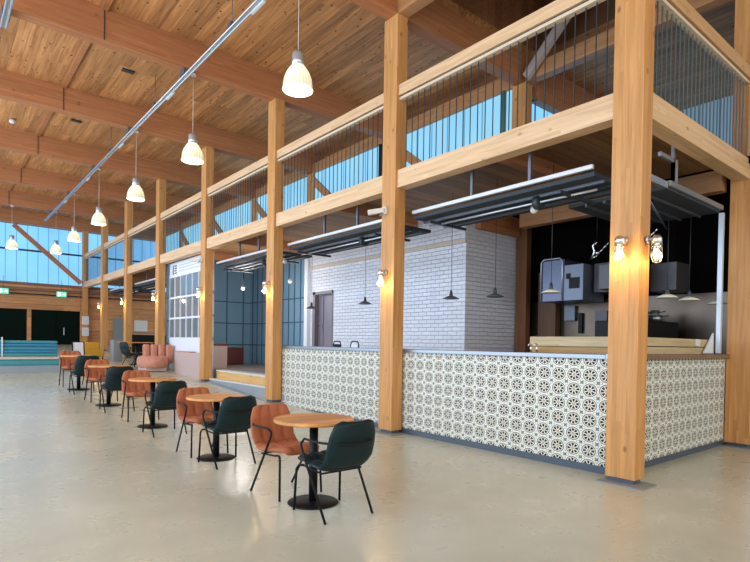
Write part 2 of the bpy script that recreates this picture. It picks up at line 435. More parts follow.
# dark double doors
def dbl_door(name, x0, x1, handle):
    e = MB(); md = (x0+x1)/2
    e.box(x0, md-.01, 29.33, 29.39, .85, 2.76); e.box(md+.01, x1, 29.33, 29.39, .85, 2.76)
    d = struct(name, e, M_DOORG)
    for s in ((-1,) if handle else ()):
        h = MB(); h.box(md+.30, md+.34, 29.28, 29.33, 1.6, 1.95); h.build('door_handle', M_GALV, d)
    return d
dbl_door('door_1', 1.3, 3.36, 0); dbl_door('door_2', 3.53, 5.54, 1); dbl_door('door_3', -1.2, 1.1, 0)
m = MB(); m.box(-1.2, 5.54, 29.40, 29.44, .8, 2.76); struct('wall_end_light_block', m, M_VOID)  # black sheet added behind the doors to stop light through the gaps
m = MB(); m.box(1.1, 1.3, 29.3, 29.5, .8, 2.76); m.box(-9, -1.2, 29.3, 29.5, .8, 2.76); struct('wall_end_pier', m, W_PANEL)

# side glazing behind the balcony (clerestory) and its solid strip
for k, (y0, y1) in enumerate([(6.70,10.25),(10.57,13.99),(14.31,17.8),(18.12,21.52),(21.84,25.19),(25.51,29.3)]):
    m = MB(); m.box(XR+.08, XR+.12, y0, y1, 4.2, 6.6); struct('window_%d' % (k+2), m, M_SKYY)
m = MB(); m.box(9.2, 14, 6.64, 6.68, 4.2, 7.15); struct('window_8', m, M_SKYX)
m = MB(); m.box(13.9, 13.94, -4, 6.6, 4.2, 7.15)
struct('window_9', m, mk_glow_panel('daylit_far_glazing', 1, col=(.16,.30,.42), st=.6))
# interior: bar room back wall, black painted in for the unlit kitchen
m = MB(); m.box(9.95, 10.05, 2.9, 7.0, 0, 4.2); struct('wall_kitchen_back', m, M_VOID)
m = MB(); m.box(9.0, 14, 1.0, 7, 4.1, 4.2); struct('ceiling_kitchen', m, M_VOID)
m = MB(); m.box(13.9, 14, -4, 3, 0, 4.2); struct('wall_right', m, W_DARK)
# brick box
m = MB(); m.box(8.0, 8.2, 7.0, 11.5, 0, 4.1); m.box(8.0, 8.2, 12.4, 12.55, 0, 4.1); m.box(8.0, 8.2, 11.5, 12.4, 2.76, 4.1)
m.box(8.2, 9.95, 7.0, 7.2, 0, 4.1); m.box(7.97, 8.0, 7.0, 12.55, 3.5, 4.1)
struct('wall_brick', m, M_BRICK)
m = MB(); m.box(7.955, 8.0, 6.98, 12.55, 3.42, 3.50)  # strip coloured tan for the warm light line across the brick
struct('trim_light_line', m, plain('tan_light_line', (.62,.52,.42), .7, noise=.1))
# door in the brick wall
m = MB(); m.box(8.14, 8.18, 11.5, 12.3, .1, 2.7)
m.box(8.12, 8.14, 11.5, 11.56, .1, 2.7); m.box(8.12, 8.14, 12.1, 12.16, .1, 2.7); m.box(8.12, 8.14, 11.5, 12.3, 1.86, 1.92)
d = struct('door_4', m, plain('mauve_grey_door', (.23,.20,.24), .5))
m = MB(); m.box(7.98, 8.12, 11.46, 11.5, .1, 2.8); m.box(7.98, 8.12, 12.3, 12.42, .1, 2.8); m.box(7.98, 8.12, 11.46, 12.42, 2.72, 2.8)
m.build('door_frame', plain('dark_mauve_frame', (.20,.16,.17), .5), d)
m = MB(); m.box(7.9, 8.02, 12.56, 12.72, 0, 4.1); struct('trim_5', m, M_WHITE)
# blue panelled walls on the platform
def panelled(name, axis, at, a0, a1, z0, z1, pitch, rows, faceaway):
    m = MB(); th = .1
    if axis == 'y': m.box(at, at+th, a0, a1, z0, z1)      # plane x=at, running in y
    else: m.box(a0, a1, at, at+th, z0, z1)
    w = struct(name, m, M_BLUE)
    b = MB(); a = a0+pitch*.3
    while a < a1:
        if axis == 'y': b.box(at-.02, at, a, a+.035, z0, z1)
        else: b.box(a, a+.035, at-.02, at, z0, z1)
        a += pitch
    for z in rows:
        if axis == 'y': b.box(at-.022, at, a0, a1, z, z+.035)
        else: b.box(a0, a1, at-.022, at, z, z+.035)
    b.build('panel_batten', M_BLUED, w)
panelled('wall_blue_side', 'y', 8.9, 12.6, 18.0, .64, 4.1, .36, [1.3, 2.05, 2.8], 0)
panelled('wall_blue_end', 'x', 18.0, 5.95, 9.0, .3, 4.1, .62, [1.3, 2.05, 2.8], 0)
# raised platform
m = MB(); m.box(6.25, 8.9, 10.62, 18.0, .0, .64)
struct('floor_platform', m, M_PLATF)
# far wood panelling on the right of the entrance lobby
m = MB(); m.box(12.5, 12.6, 18.2, 29.3, .5, 4.2); struct('wall_lobby', m, W_PANEL)
m = MB(); m.box(7.0, 7.6, 29.1, 29.25, .9, 2.5); struct('door_5', m, M_GREY)

# ------------------------------------------------------------------ camera
f, yaw, pitch, roll, cy = 539.0055, .68793, -.01507, .015768, 351.4245
Rt = Vector((math.cos(yaw), -math.sin(yaw), 0)); D = Vector((math.sin(yaw), math.cos(yaw), 0)); U = Vector((0,0,1))
Dd = D*math.cos(pitch)+U*math.sin(pitch); Uu = -D*math.sin(pitch)+U*math.cos(pitch)
right = Rt*math.cos(roll)+Uu*math.sin(roll); up = -Rt*math.sin(roll)+Uu*math.cos(roll)
cam = bpy.data.cameras.new('camera'); co = bpy.data.objects.new('camera', cam); C.objects.link(co)
M = Matrix((( right.x, up.x, -Dd.x, 0), (right.y, up.y, -Dd.y, 0), (right.z, up.z, -Dd.z, CZ), (0,0,0,1)))
co.matrix_world = M
cam.sensor_fit = 'HORIZONTAL'; cam.sensor_width = 36; cam.lens = f/750*36; cam.shift_y = (cy-281)/750; cam.clip_end = 200
sc.camera = co

# ------------------------------------------------------------------ columns
def column(x, y, z0, z1, label, w=WX, d=WY, shoe=True, mat=None, group=None, base=None):
    """x,y near corner; shoe = steel foot"""
    t = thing('timber_column', label, 'column', (x+w/2, y+d/2, z0), 0, group)
    h = z1-z0; s = .06 if shoe else 0
    MB().box(-w/2, w/2, -d/2, d/2, s, h, .004).build('shaft', mat or W_Z, t)
    if shoe:
        MB().box(-w/2+.03, w/2-.03, -d/2+.03, d/2-.03, .012, s).build('steel_shoe', M_KICK, t)
        MB().box(-w/2-.10, w/2+.02, -d/2-.12, d/2+.05, -.02, .014).build('base_plate', M_GREY, t)
    return t
LC = ['timber column at the near corner of the tiled bar, carrying two lit lanterns',
      'timber column halfway along the tiled bar front, with a small white camera',
      'timber column where the tiled bar ends beside the wooden steps',
      'timber column between the wooden steps and the closed white glazed door',
      'timber column at the left side of the closed white glazed door',
      'timber column second to the left of the white glazed door',
      'timber column third to the left of the white glazed door',
      'corner timber column at the end wall under the blue glazing']
for i, y in enumerate(YC):
    z0 = fl(y)+.0; zz = {2: .13, 3: .335}.get(i, z0)
    column(XA, y, zz, ZT, LC[i])
column(9.1, 2.55, 0, ZT, 'reddish timber column at the right edge where the tiled side ends')
LR = ['far timber column seen through the balusters right of the halfway bar column',
      'far timber column seen through balusters above the bar\'s far end',
      'far timber column seen through balusters above the wooden steps',
      'far timber column seen through balusters above the glazed door',
      'far timber column dimly seen behind the balusters left of the glazed door', 
      'far timber column behind the balusters nearest the end wall']
for i, y in enumerate(YC[1:7]):
    column(XR, y, 4.2, ZT, LR[i], shoe=False)
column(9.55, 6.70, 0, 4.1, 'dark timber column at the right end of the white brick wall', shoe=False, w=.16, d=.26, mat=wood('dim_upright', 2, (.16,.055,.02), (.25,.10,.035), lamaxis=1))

# green downpipe beside rear column
o = MB().tube([(XR-.06, 6.85, 4.2), (XR-.06, 6.85, 6.55)], .05).build('downpipe', plain('sage_green_pipe', (.10,.20,.18), .5))
tag(o, 'sage green downpipe beside the far column behind the near balusters', 'pipe')
o = MB().tube([(XR-.06, 10.72, 4.2), (XR-.06, 10.72, 6.55)], .05).build('downpipe', M_BAR)
tag(o, 'dark downpipe beside the far column above the bar\'s far end', 'pipe')

# ------------------------------------------------------------------ beams
BL = ['roof beam crossing nearest the top, resting on the halfway bar column',
      'roof beam resting on the column at the bar\'s far end, behind the largest pendant',
      'roof beam resting on the column right of the glazed door',
      'roof beam resting on the column left of the glazed door',
      'roof beam second from the end wall glazing', 
      'roof beam closest in front of the end wall glazing']
for i, y in enumerate(YC[1:7]):
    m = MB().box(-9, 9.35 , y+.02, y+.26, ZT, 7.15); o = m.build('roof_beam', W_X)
    tag(o, BL[i], 'beam')
    # dark splice joints on the beam
    for xx in (.9+.55*(i % 2), 2.35+.2*i):
        pass
o = MB().box(-9, 14, YC[0]+.02, YC[0]+.26, ZT, 7.15).build('roof_beam', W_X); tag(o, 'roof beam over the corner column, seen at the top right', 'beam')
o = MB().box(-9, 9.0, 28.98, 29.22, ZT, 7.15).build('roof_beam', W_X); tag(o, 'roof beam along the top of the end wall glazing', 'beam')
o = MB().box(9.35, 14, 6.42, 6.60, ZT-.2, 7.15).build('roof_beam', W_X); tag(o, 'short roof beam over the far triangular glazing behind near balusters', 'beam')
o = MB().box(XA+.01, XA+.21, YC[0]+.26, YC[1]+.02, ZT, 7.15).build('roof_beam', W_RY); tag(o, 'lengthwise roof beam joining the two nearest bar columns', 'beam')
RB = ['behind the near balusters', 'above the bar\'s far half', 'above the wooden steps', 'above the glazed door', 'two bays left of the steps', 'three bays left of the steps', 'at the end wall']
for i in range(7):
    y0 = YC[i]+.26; y1 = YC[i+1]+.02
    o = MB().box(XR, XR+.2, y0, y1, 6.6, 6.88).build('eaves_beam', W_RY); tag(o, 'far lengthwise eaves beam over the blue clerestory, ' + RB[i], 'beam')
for i in range(1, 6):
    y0 = YC[i+1]-.02
    o = MB().beam((XR-.03, y0, 6.38), (XR-.03, y0-2.7, 4.35), .10, .2, (0,0,1)).build('diagonal_brace', W_RY)
    tag(o, 'diagonal timber brace across the blue clerestory ' + RB[i], 'brace')
o = MB().beam((XR-.1, 6.3, 6.62), (XR-.1, 5.0, 7.85), .11, .15).build('diagonal_brace', plain('pale_timber', (.50,.42,.38), .6, noise=.1)); tag(o, 'pale raking brace rising to the right from the far column', 'brace')
# end wall truss diagonal
o = MB().beam((2.80, 29.08, 6.52), (5.52, 29.08, 4.10), .12, .19).build('diagonal_brace', W_X); tag(o, 'long diagonal brace across the end wall glazing', 'brace')

# balcony: floor beams, rails, balusters
BN = ['bay nearest the camera', 'bay above the bar\'s far half', 'bay above the wooden steps', 'bay above the glazed door',
      'bay just left of the glazed door', 'bay two left of the glazed door', 'last bay next to the end wall']
for i in range(7):
    y0 = YC[i]+WY+.002; y1 = YC[i+1]-.002
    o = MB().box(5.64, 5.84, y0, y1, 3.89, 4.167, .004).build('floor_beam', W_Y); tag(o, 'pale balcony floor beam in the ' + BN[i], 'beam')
    t = thing('balcony_railing', 'timber rail with dark metal balusters in the ' + BN[i], 'railing', (5.66, y0, 4.167), 0, None)
    Ln = y1-y0
    MB().box(-.02, .09, 0, Ln, 1.165, 1.33, .004).build('top_rail', W_Y, t)
    MB().box(.0, .08, 0, Ln, 1.10, 1.14).build('lower_strip', M_LIP, t)
    MB().box(.02, .06, 0, Ln, 1.14, 1.165).build('rail_gap', M_BAR, t)
    n = int(round(Ln/.1275))
    bp = None
    for k in range(1, n):
        if bp is None: b = bp = MB().tube([(0,0,0),(0,0,1.10)], .0075, 6, cap=False).build('baluster', M_BAR, t)
        else: b = bp.copy(); C.objects.link(b); b.parent = t
        b.location = (.04, Ln*k/n, 0)
# side bay
o = MB().box(XA+WX+.002, 9.098, 2.62, 2.82, 3.89, 4.167, .004).build('floor_beam', wood('glulam_side_pale', 0, (.58,.34,.15), (.80,.54,.30), lamaxis=2)); tag(o, 'pale balcony floor beam on the right side, ending at the right edge column', 'beam')
t = thing('balcony_railing', 'timber rail with dark balusters on the balcony\'s right side', 'railing', (XA+WX+.002, 2.66, 4.167))
Ln = 9.098-XA-WX-.002
MB().box(0, Ln, -.02, .09, 1.165, 1.33, .004).build('top_rail', wood('glulam_side_rail', 0, (.50,.27,.11), (.70,.42,.2), lamaxis=2), t)
MB().box(0, Ln, .0, .08, 1.10, 1.14).build('lower_strip', M_LIP, t)
bp = None
for k in range(1, 27):
    if bp is None: b = bp = MB().tube([(0,0,0),(0,0,1.10)], .009, 6, cap=False).build('baluster', plain('teal_grey_rod', (.10,.13,.14), .4, .3), t)
    else: b = bp.copy(); C.objects.link(b); b.parent = t
    b.location = (Ln*k/27, .04, 0)
o = MB().box(9.0, 9.098, 2.555, 2.635, 4.167, 5.26).build('railing_end_post', wood('end_post', 2, (.45,.25,.12), (.6,.38,.2), lamaxis=0)); tag(o, 'slim pale end post of the right side railing', 'post')
# dark joists under the balcony
for i, y in enumerate([4.5, 8.3, 12.7, 15.9, 19.7, 23.4]):
    o = MB().box(5.86, 7.94, y, y+.14, 3.92, 4.12).build('joist', W_X); tag(o, 'timber joist under the balcony in the ' + BN[i], 'beam')
o = MB().box(8.25, 9.5, 6.85, 6.98, 3.72, 4.1).build('lintel_beam', W_X); tag(o, 'dark timber lintel across the top of the white brick side wall', 'beam')
o = MB().box(9.0, 9.2, 2.95, 6.5, 3.78, 4.09).build('lintel_beam', W_RY); tag(o, 'dark orange timber beam above the kitchen opening', 'beam')

# ------------------------------------------------------------------ bar
t = thing('bar_counter', 'long bar front clad in black and cream patterned tiles', 'bar counter', (0,0,0))
m = MB().box(5.845, 5.94, 2.88, 10.55, .09, 1.298); m.build('tiled_front', M_TILEF, t)
m = MB().box(5.9401, 9.1, 2.88, 2.98, .09, 1.298); m.build('tiled_side', M_TILES, t)
m = MB().box(5.86, 5.93, 2.90, 10.52, -.02, .09); m.box(5.93, 9.1, 2.90, 2.97, -.02, .09); m.build('kickboard', M_KICK, t)
m = MB().box(5.825, 6.30, 3.022, 10.56, 1.300, 1.355, .005); 
o = m.build('worktop', M_STEEL); tag(o, 'long stainless steel worktop along the bar front', 'worktop')
m = MB().box(5.96, 9.24, 2.82, 3.015, 1.300, 1.36, .004); o = m.build('worktop', wood('dark_oak_top', 0, (.16,.09,.05), (.28,.17,.10), lam=.3)); tag(o, 'brown timber worktop on the right side of the bar', 'worktop')
o = MB().box(5.825, 5.958, 2.80, 3.02, 1.301, 1.362).build('worktop_corner', M_STEEL); tag(o, 'small steel corner cap of the bar worktop', 'worktop')

def plank(name, a, mat, lab):
    o = MB().box(*a, .004).build(name, mat); tag(o, lab, 'plank'); return o
plank('timber_plank', (6.31, 6.36, 3.09, 4.35, 1.44, 1.565), W_LEDGE, 'upper knotty pine plank behind the bar front, left of the corner column')
plank('timber_plank', (6.33, 6.37, 3.09, 4.35, 1.0, 1.435), wood('amber_plank', 1, (.35,.19,.05), (.5,.3,.1), lam=.4, lamaxis=2), 'lower amber pine plank behind the bar front, left of the corner column')
plank('timber_plank', (6.34, 9.09, 3.03, 3.08, 1.46, 1.57), W_LEDGEX, 'upper knotty pine plank above the right side of the bar')
plank('timber_plank', (6.34, 9.09, 3.03, 3.08, 1.0, 1.45), W_LEDGEX, 'lower pine plank behind the right side of the bar')
o = MB().box(8.33, 8.46, 2.99, 3.03, 1.47, 1.57, .008).build('socket_box', M_OFF); tag(o, 'small grey socket box on the upper right pine plank', 'socket')
# taps and clutter on the counter
def tap(x, y, lab):
    t = thing('bar_tap', lab, 'tap', (x, y, 1.355))
    st = MB().cyl((0,0), .012, 0, .10).build('stem', M_PARK, t)
    MB().tube([(0,0,.10),(-.01,0,.115),(-.05,0,.11),(-.06,0,.08)], .008).build('spout', M_PARK, st)
tap(6.15, 4.22, 'left small chrome tap on the bar in front of the pine plank'); tap(6.15, 4.13, 'right small chrome tap on the bar in front of the pine plank')
for (yy, lab) in ((9.15, 'dark rounded bar stool back showing over the far end of the bar'), (8.55, 'pale rounded bar stool back with dark rim showing over the bar')):
    t = thing('stool_back', lab, 'stool', (6.5, yy, 1.05))
    pts = [(0,-.13,0),(0,-.13,.36),(0,-.09,.42),(0,.09,.42),(0,.13,.36),(0,.13,0)]
    bf = MB().tube(pts, .012).build('back_frame', M_BLACK, t)
    MB().box(-.01,.01,-.11,.11,.2,.36,.005).build('back_pad', M_BLACK if yy > 9 else M_WHITE, bf)
    MB().cyl((0,0),.17,-.03,.0).build('seat', M_BLACK, t)
    MB().cyl((0,0),.025,-1.05,-.03).build('pedestal', M_BLACK, t)
    MB().cyl((0,0),.2,-1.05,-1.035).build('foot', M_BLACK, t)

# kitchen
splash = o = MB().box(9.9, 9.948, 2.95, 6.95, .9, 2.36).build('steel_splashback', plain('brown_reflecting_steel', (.095,.068,.052), .3, .85, noise=.5, scale=2.5)); tag(o, 'brownish steel splashback panelling at the back of the kitchen', 'splashback')
o = MB().box(9.70, 9.88, 6.1, 6.50, .0, 2.95).build('kitchen_screen', W_DARK); tag(o, 'tall brown timber panel left of the steel kitchen units', 'panel')
t = thing('kitchen_hood_unit', 'steel kitchen ventilation box on the left of the corner column', 'kitchen unit', (9.3, 5.55, 2.28))
MB().box(-.25,.55,-.02,.45,0,.78,.01).build('main_box', plain('blue_grey_steel', (.10,.11,.16), .35, .6, noise=.15), t)
MB().box(-.26,.5,-.41,-.03,0,.66,.01).build('control_box', plain('mid_grey_steel', (.17,.185,.24), .4, .4), t)
MB().box(-.275,-.262,-.34,-.14,.22,.42).build('vent', M_BLACK, t); MB().box(-.275,-.262,-.16,-.08,.40,.5).build('switch', M_BLACK, t)
MB().tube([(-.27,.45,.0),(-.27,.45,.74),(-.27,.40,.80),(-.27,.05,.80),(-.27,0,.74),(-.27,0,0)], .012).build('edge_frame', M_GALV, t)
for (p, lab) in (((9.3,9.9,4.70,5.08,2.42,2.95), 'dark steel hood just left of the corner column'), ((8.2,8.8,3.9,4.4,2.35,2.75), 'grey steel hood box just right of the corner column'), ((9.0,9.5,3.55,3.95,2.35,2.8), 'brown-grey steel hood box near the right column')):
    o = MB().box(*p, .01).build('extractor_box', plain('smoky_steel', (.07,.062,.066), .4, .5, noise=.2, scale=4)); tag(o, lab, 'hood')
    MB().box(p[0]+.15, p[1]-.15, p[2]+.1, p[3]-.1, p[5]-.01, 4.09).build('duct', M_VOID, o)
for (p, lab) in (((9.82,9.897,5.75,5.98,1.95,2.25), 'pale control panel on the splashback under the ventilation box'), ((9.84,9.897,5.6,5.68,1.7,2.1), 'black handle panel on the steel splashback')):
    o = MB().box(*p, .006).build('control_panel', M_STEELD if 'pale' in lab else M_BLACK, splash); o['label'] = lab
t = thing('cooking_range', 'dark cooking range with pans behind the right side planks', 'range', (8.9, 4.0, 0))
MB().box(-.6,.6,-.3,.5,0,1.86,.01).build('body', M_BLACK, t)
MB().box(-.6,.6,.3,.5,1.86,2.02).build('shelf', plain('dark_steel', (.05,.05,.055), .4, .6), t)  # shelf steel coloured dark all over
for k, (x, y, r, h) in enumerate([(-.40,-.1,.10,.12),(-.12,-.05,.08,.16),(.15,-.12,.11,.10),(.42,.0,.07,.2)]):
    t2 = thing('cooking_pan', ['wide low pan at the left end of the dark range','tall pan second from left on the dark range','widest shallow pan right of centre on the dark range','narrow tall pot at the right end of the dark range'][k], 'pan', (8.9+x, 4.0+y, 1.862))
    pt = MB().cyl((0,0), r, 0, h).build('pot', M_STEELD if k % 2 else M_STEEL, t2); MB().tube([(0,-r,h*.8),(0,-r-.10,h*.9)], .008).build('handle', M_BLACK, pt)
for k, (x, y, z, lab) in enumerate([(9.2,5.0,3.02,'tangle of shiny fittings left of the corner column above the hood'), (8.45,3.85,2.98,'tangle of shiny fittings right of the corner column')]):
    t = thing('pipe_fitting', lab, 'fittings', (x,y,z))
    MB().tube([(0,.08,0),(0,.02,.12),(0,.06,.24),(0,-.02,.3)], .022).build('bent_pipe', M_PARK, t)
    MB().tube([(0,-.02,.29),(0,-.02,4.09-z)], .01).build('hanger', M_BLACK, t)
    MB().sphere((0,-.04,.1), .04).build('valve', M_PARK, t)
    for q in range(5): MB().tube([(.02*q,.05-.05*q,.02+.05*q),(.03,-.02-.05*q,.06+.05*q)], .014).build('coupling', M_PARK, t)

# ------------------------------------------------------------------ open overhead doors
def overhead(name, label, x0, x1, y0, y1, z, along, nrib):
    t = thing(name, label, 'overhead door', (0,0,0))
    MB().box(x0, x1, y0, y1, z, z+.05).build('door_panel', M_DOORP, t)
    if along == 'y':
        MB().box(x0-.05, x0, y0, y1, z+.075, z+.13, .01).build('leading_edge', plain('bright_aluminium_edge', (.62,.66,.70), .35, .3), t)
        for k in range(nrib):
            x = x0+(x1-x0)*(k+1)/(nrib+1)
            MB().box(x-.02, x+.02, y0, y1, z-.035, z).build('stiffener', M_STEELD if k != 1 else M_BAR, t)
        ym = (y0+y1)/2
        MB().tube([(x0+.25,y0+.1,z-.09),(x0+.25,y1-.1,z-.09)], .016).build('torsion_tube', M_GALV, t)
        MB().cyl((0,0),.09,-.04,.04).build('cable_drum', M_BAR, t).matrix_local = Matrix.Translation((x0+.25, ym-.6, z-.09)) @ Matrix.Rotation(PI/2, 4, 'X')
        for yy in (y0+.45, y1-.35):
            MB().box(x0+.0, x1-.1, yy-.02, yy+.02, z-.11, z-.07).build('track', M_BAR, t)
    else:
        MB().box(x0, x1, y0-.05, y0, z+.03, z+.10, .01).build('leading_edge', plain('dull_aluminium_edge', (.30,.30,.30), .4, .5), t)
        for k in range(nrib):
            y = y0+(y1-y0)*(k+1)/(nrib+1)
            MB().box(x0, x1, y-.015, y+.015, z-.03, z).build('stiffener', M_STEELD, t)
        MB().tube([(x0,y0+.2,z-.12),(x1,y0+.75,z-.12)], .015).build('torsion_tube', M_STEELD, t)
    return t
OL = ['above the near half of the bar front', 'above the far half of the bar front', 'above the wooden steps', None, 'in the bay left of the glazed door', 'two bays left of the glazed door']
for i in (0,1,2,4,5):
    y0 = YC[i]+WY+.12+(.25 if i == 0 else 0); y1 = YC[i+1]-.1
    overhead('overhead_door', 'grey overhead door open flat ' + OL[i], 5.92, 6.85, y0, y1, 3.42, 'y', 3)
    for k, fr in enumerate((.3, .62)):
        yy = y0+(y1-y0)*fr
        s = thing('hanger_strut', ('right' if k == 0 else 'left') + ' hanger strut of the open door ' + OL[i], 'hanger', (5.97, yy, 3.54))
        MB().box(-.02,.02,-.02,.02,0,.58).build('strut', M_STEELD, s); MB().box(-.02,.10,-.03,.03,-.0,.03).build('bracket', M_STEELD, s)
overhead('overhead_door', 'dark overhead door open flat above the right side of the bar', 7.12, 8.95, 2.95, 4.3, 3.44, 'x', 4)
o = MB().box(5.98, 7.11, 2.93, 2.97, 3.44, 3.52).build('door_rail', M_GALV); tag(o, 'short metal rail end just right of the corner column', 'rail')
s = thing('hanger_bracket', 'light metal angle bracket hanging over the right side door rail', 'hanger', (7.3, 2.95, 3.55))
MB().box(-.02,.02,-.02,.02,0,.57).build('strut', M_GALV, s); MB().box(-.02,.1,-.02,.02,0,.3).build('plate', M_GALV, s); MB().box(-.4,.0,-.02,.02,.25,.3).build('arm', M_GALV, s)
t = thing('door_track', 'white vertical door track beside the right edge column', 'door track', (9.0, 2.94, 1.37))
MB().box(-.03,.03,-.03,.03,0,2.07).build('rail', plain('pale_blue_track', (.62,.70,.80), .4, .2), t)
MB().add([(-.05,.05,.0),(-.42,.05,.0),(-.05,.05,.30),(-.05,.07,.0),(-.42,.07,.0),(-.05,.07,.30)], [(0,1,2),(3,5,4),(0,3,4,1),(1,4,5,2),(2,5,3,0)]).build('gusset', M_WHITE, t)
for (x, y, lab) in ((6.35, 4.35, 'small round white spot lamp under the near open overhead door'), (6.3, 11.0, 'small round white spot lamp under the open door above the wooden steps')):
    s = thing('spot_lamp', lab, 'spot lamp', (x, y, 3.30))
    MB().sphere((0,0,0), .055).build('head', M_OFF, s); MB().cyl((0,0), .012, .04, .12).build('stem', M_BAR, s)

# closed glazed overhead door, bay 4
t = thing('glazed_overhead_door', 'closed white overhead door with rows of glass panes', 'overhead door', (5.95, YC[3]+WY+.01, .37))
Ld = YC[4]-YC[3]-WY-.02
zz = [1.50-.37, 2.13-.37, 2.78-.37, 3.46-.37]
MB().box(0,.05,0,Ld,0,zz[0],.004).build('bottom_panel', M_WHITE, t)
tp = MB().box(0,.05,0,Ld,zz[3],3.9-.37,.004).build('top_panel', M_WHITE, t)
m = MB()
for z in zz: m.box(-.012,.05,0,Ld,z-.028,z+.028)
for k in range(8): m.box(-.008,.05,Ld*k/7-.015 if k else 0, Ld*k/7+.015 if k < 7 else Ld, zz[0], zz[3])
gb = m.build('glazing_bars', M_WHITE, t)
pp = None
for r in range(3):
    for k in range(7):
        MB().box(.02,.03,Ld*k/7+.02,Ld*(k+1)/7-.02,zz[r]+.035,zz[r+1]-.035).build('pane', M_PANE, gb)
m = MB(); m.box(-.006,0,Ld-.38,Ld-.30,zz[3]+.06,3.82-.37)
for q in range(4): m.box(-.006,0,Ld-.66,Ld-.45,zz[3]+.08+q*.075,zz[3]+.12+q*.075)
m.build('label_marks', M_INK, tp)
m = MB()
for q in range(3): m.box(-.006,0,.9,Ld-.85,zz[3]+.12+q*.09,zz[3]+.145+q*.09)
m.build('faint_lettering', plain('faint_blue_print', (.45,.52,.66), .5), tp)

# ------------------------------------------------------------------ wall lanterns
def lantern(x, y, z, rz, lab):
    t = thing('wall_lantern', lab, 'wall lamp', (x,y,z), rz); t.scale = (.96,.96,.96)     # local -x is outward
    MB().lathe([(0,0),(.045,0),(.045,.02),(0,.02)], n=16).build('backplate', M_GALV, t).matrix_local = Matrix.Translation((0,0,.16)) @ Matrix.Rotation(-PI/2, 4, 'Y')
    MB().tube([(-.01,0,.16),(-.06,0,.17),(-.10,0,.16)], .014).build('arm', M_GALV, t)
    MB().lathe([(0,.20),(.03,.20),(.052,.17),(.055,.10),(.05,.10)], (-.10,0,0), 18).build('cap', M_PARK, t)
    jar = MB().lathe([(.046,.10),(.048,.02),(.045,-.05),(.03,-.08),(0,-.09)], (-.10,0,0), 18).build('glass_jar', M_CLEAR, t)
    MB().sphere((-.10,0,.0), .036, 1,1,1.5).build('bulb', M_BULB, jar)
    m = MB()
    for k in range(4):
        q = PI/4+PI/2*k; c, s = math.cos(q), math.sin(q)
        m.tube([(-.10+.055*c,.055*s,.10),(-.10+.056*c,.056*s,-.03),(-.10+.035*c,.035*s,-.085),(-.10,0,-.10)], .003, 5)
    for zq in (.07, .0): m.tube([(-.10+.056*math.cos(2*PI*k/16),.056*math.sin(2*PI*k/16),zq) for k in range(16)], .003, 5, closed=True)
    m.build('wire_cage', M_PARK, t)
    l = bpy.data.lights.new('lantern_light', 'POINT'); l.energy = 14; l.color = (1,.68,.30); l.shadow_soft_size = .04
    lo = bpy.data.objects.new('lantern_light', l); C.objects.link(lo); lo.parent = t; lo.location = (-.15,0,-.03)
    return t
LL = [None, 'lit caged wall lantern on the halfway bar column', 'lit caged wall lantern on the column where the tiled bar ends', 'caged wall lantern on the column right of the glazed door',
      'lit caged wall lantern on the column left of the glazed door', 'lit caged wall lantern on the second column left of the glazed door', 'lit caged wall lantern on the third column left of the glazed door']
lantern(XA, 2.73, 2.40, 0, 'lit caged wall lantern on the left face of the near corner column')
lantern(5.72, 2.548, 2.40, PI/2, 'lit caged wall lantern on the right face of the near corner column')
for i, z in ((1,2.42),(2,2.55),(3,2.68),(4,2.78),(5,2.82),(6,2.82)):
    lantern(XA, YC[i]+.2, z, 0, LL[i])
def cctv(y, z, lab):
    t = thing('security_camera', lab, 'camera', (XA, y, z))
    MB().box(-.05,0,-.05,.05,-.06,.06,.01).build('mount', M_OFF, t)
    MB().beam((-.05,0,0),(-.26,.12,-.05),.085,.07).build('housing', M_OFF, t)
    MB().tube([(-.03,0,-.03),(-.10,.03,-.09)], .012).build('cable', M_GREY, t)
cctv(6.6, 3.56, 'white bullet camera on the halfway bar column'); cctv(14.2, 3.62, 'white bullet camera on the column right of the glazed door')

# ------------------------------------------------------------------ big pendants
def make_pendant(label, y, top):
    t = thing('pendant_lamp', label, 'pendant lamp', (3.90, y, 4.92), 0, 'glass bell pendants over the hall')
    gs_ = MB().lathe([(.200,.0),(.208,.012),(.205,.03),(.200,.09),(.188,.16),(.160,.235),(.118,.30),(.080,.345),(.072,.345),(.110,.297),(.152,.23),(.180,.155),(.192,.09),(.196,.03)], n=104, flute=26, fa=.008).build('glass_shade', M_SHADE, t)
    MB().lathe([(.204,-.004),(.213,.006),(.204,.017),(.195,.006),(.204,-.004)], n=40).build('shade_rim', emis('lit_glass_rim',(1,.94,.74),.85), gs_)
    MB().lathe([(0,.335),(.086,.335),(.084,.40),(.082,.49),(.074,.515),(.02,.52),(0,.52)], n=28).build('metal_neck', M_GALV, t)
    MB().sphere((0,0,.22), .045, 1,1,1.5).build('bulb', M_PBULB, t)
    MB().tube([(0,0,.52),(0,0,top-4.92)], .004, 6).build('cable', M_OFF, t)
    MB().cyl((0,0), .05, top-4.92-.03, top-4.92).build('ceiling_rose', M_WHITE, t)
    l = bpy.data.lights.new('pendant_light', 'POINT'); l.energy = 9; l.color = (1,.85,.6); l.shadow_soft_size = .12
    lo = bpy.data.objects.new('pendant_light', l); C.objects.link(lo); lo.parent = t; lo.location = (0,0,-.08)
    return t
PL = ['largest and nearest glass bell pendant, top centre', 'second nearest glass bell pendant in the row', 'third nearest glass bell pendant in the row',
      'fourth nearest glass bell pendant in the row', 'fifth glass bell pendant, in front of the end glazing', 'smallest and farthest glass bell pendant against the blue glazing']
p0 = make_pendant(PL[0], 6.52, 6.6)
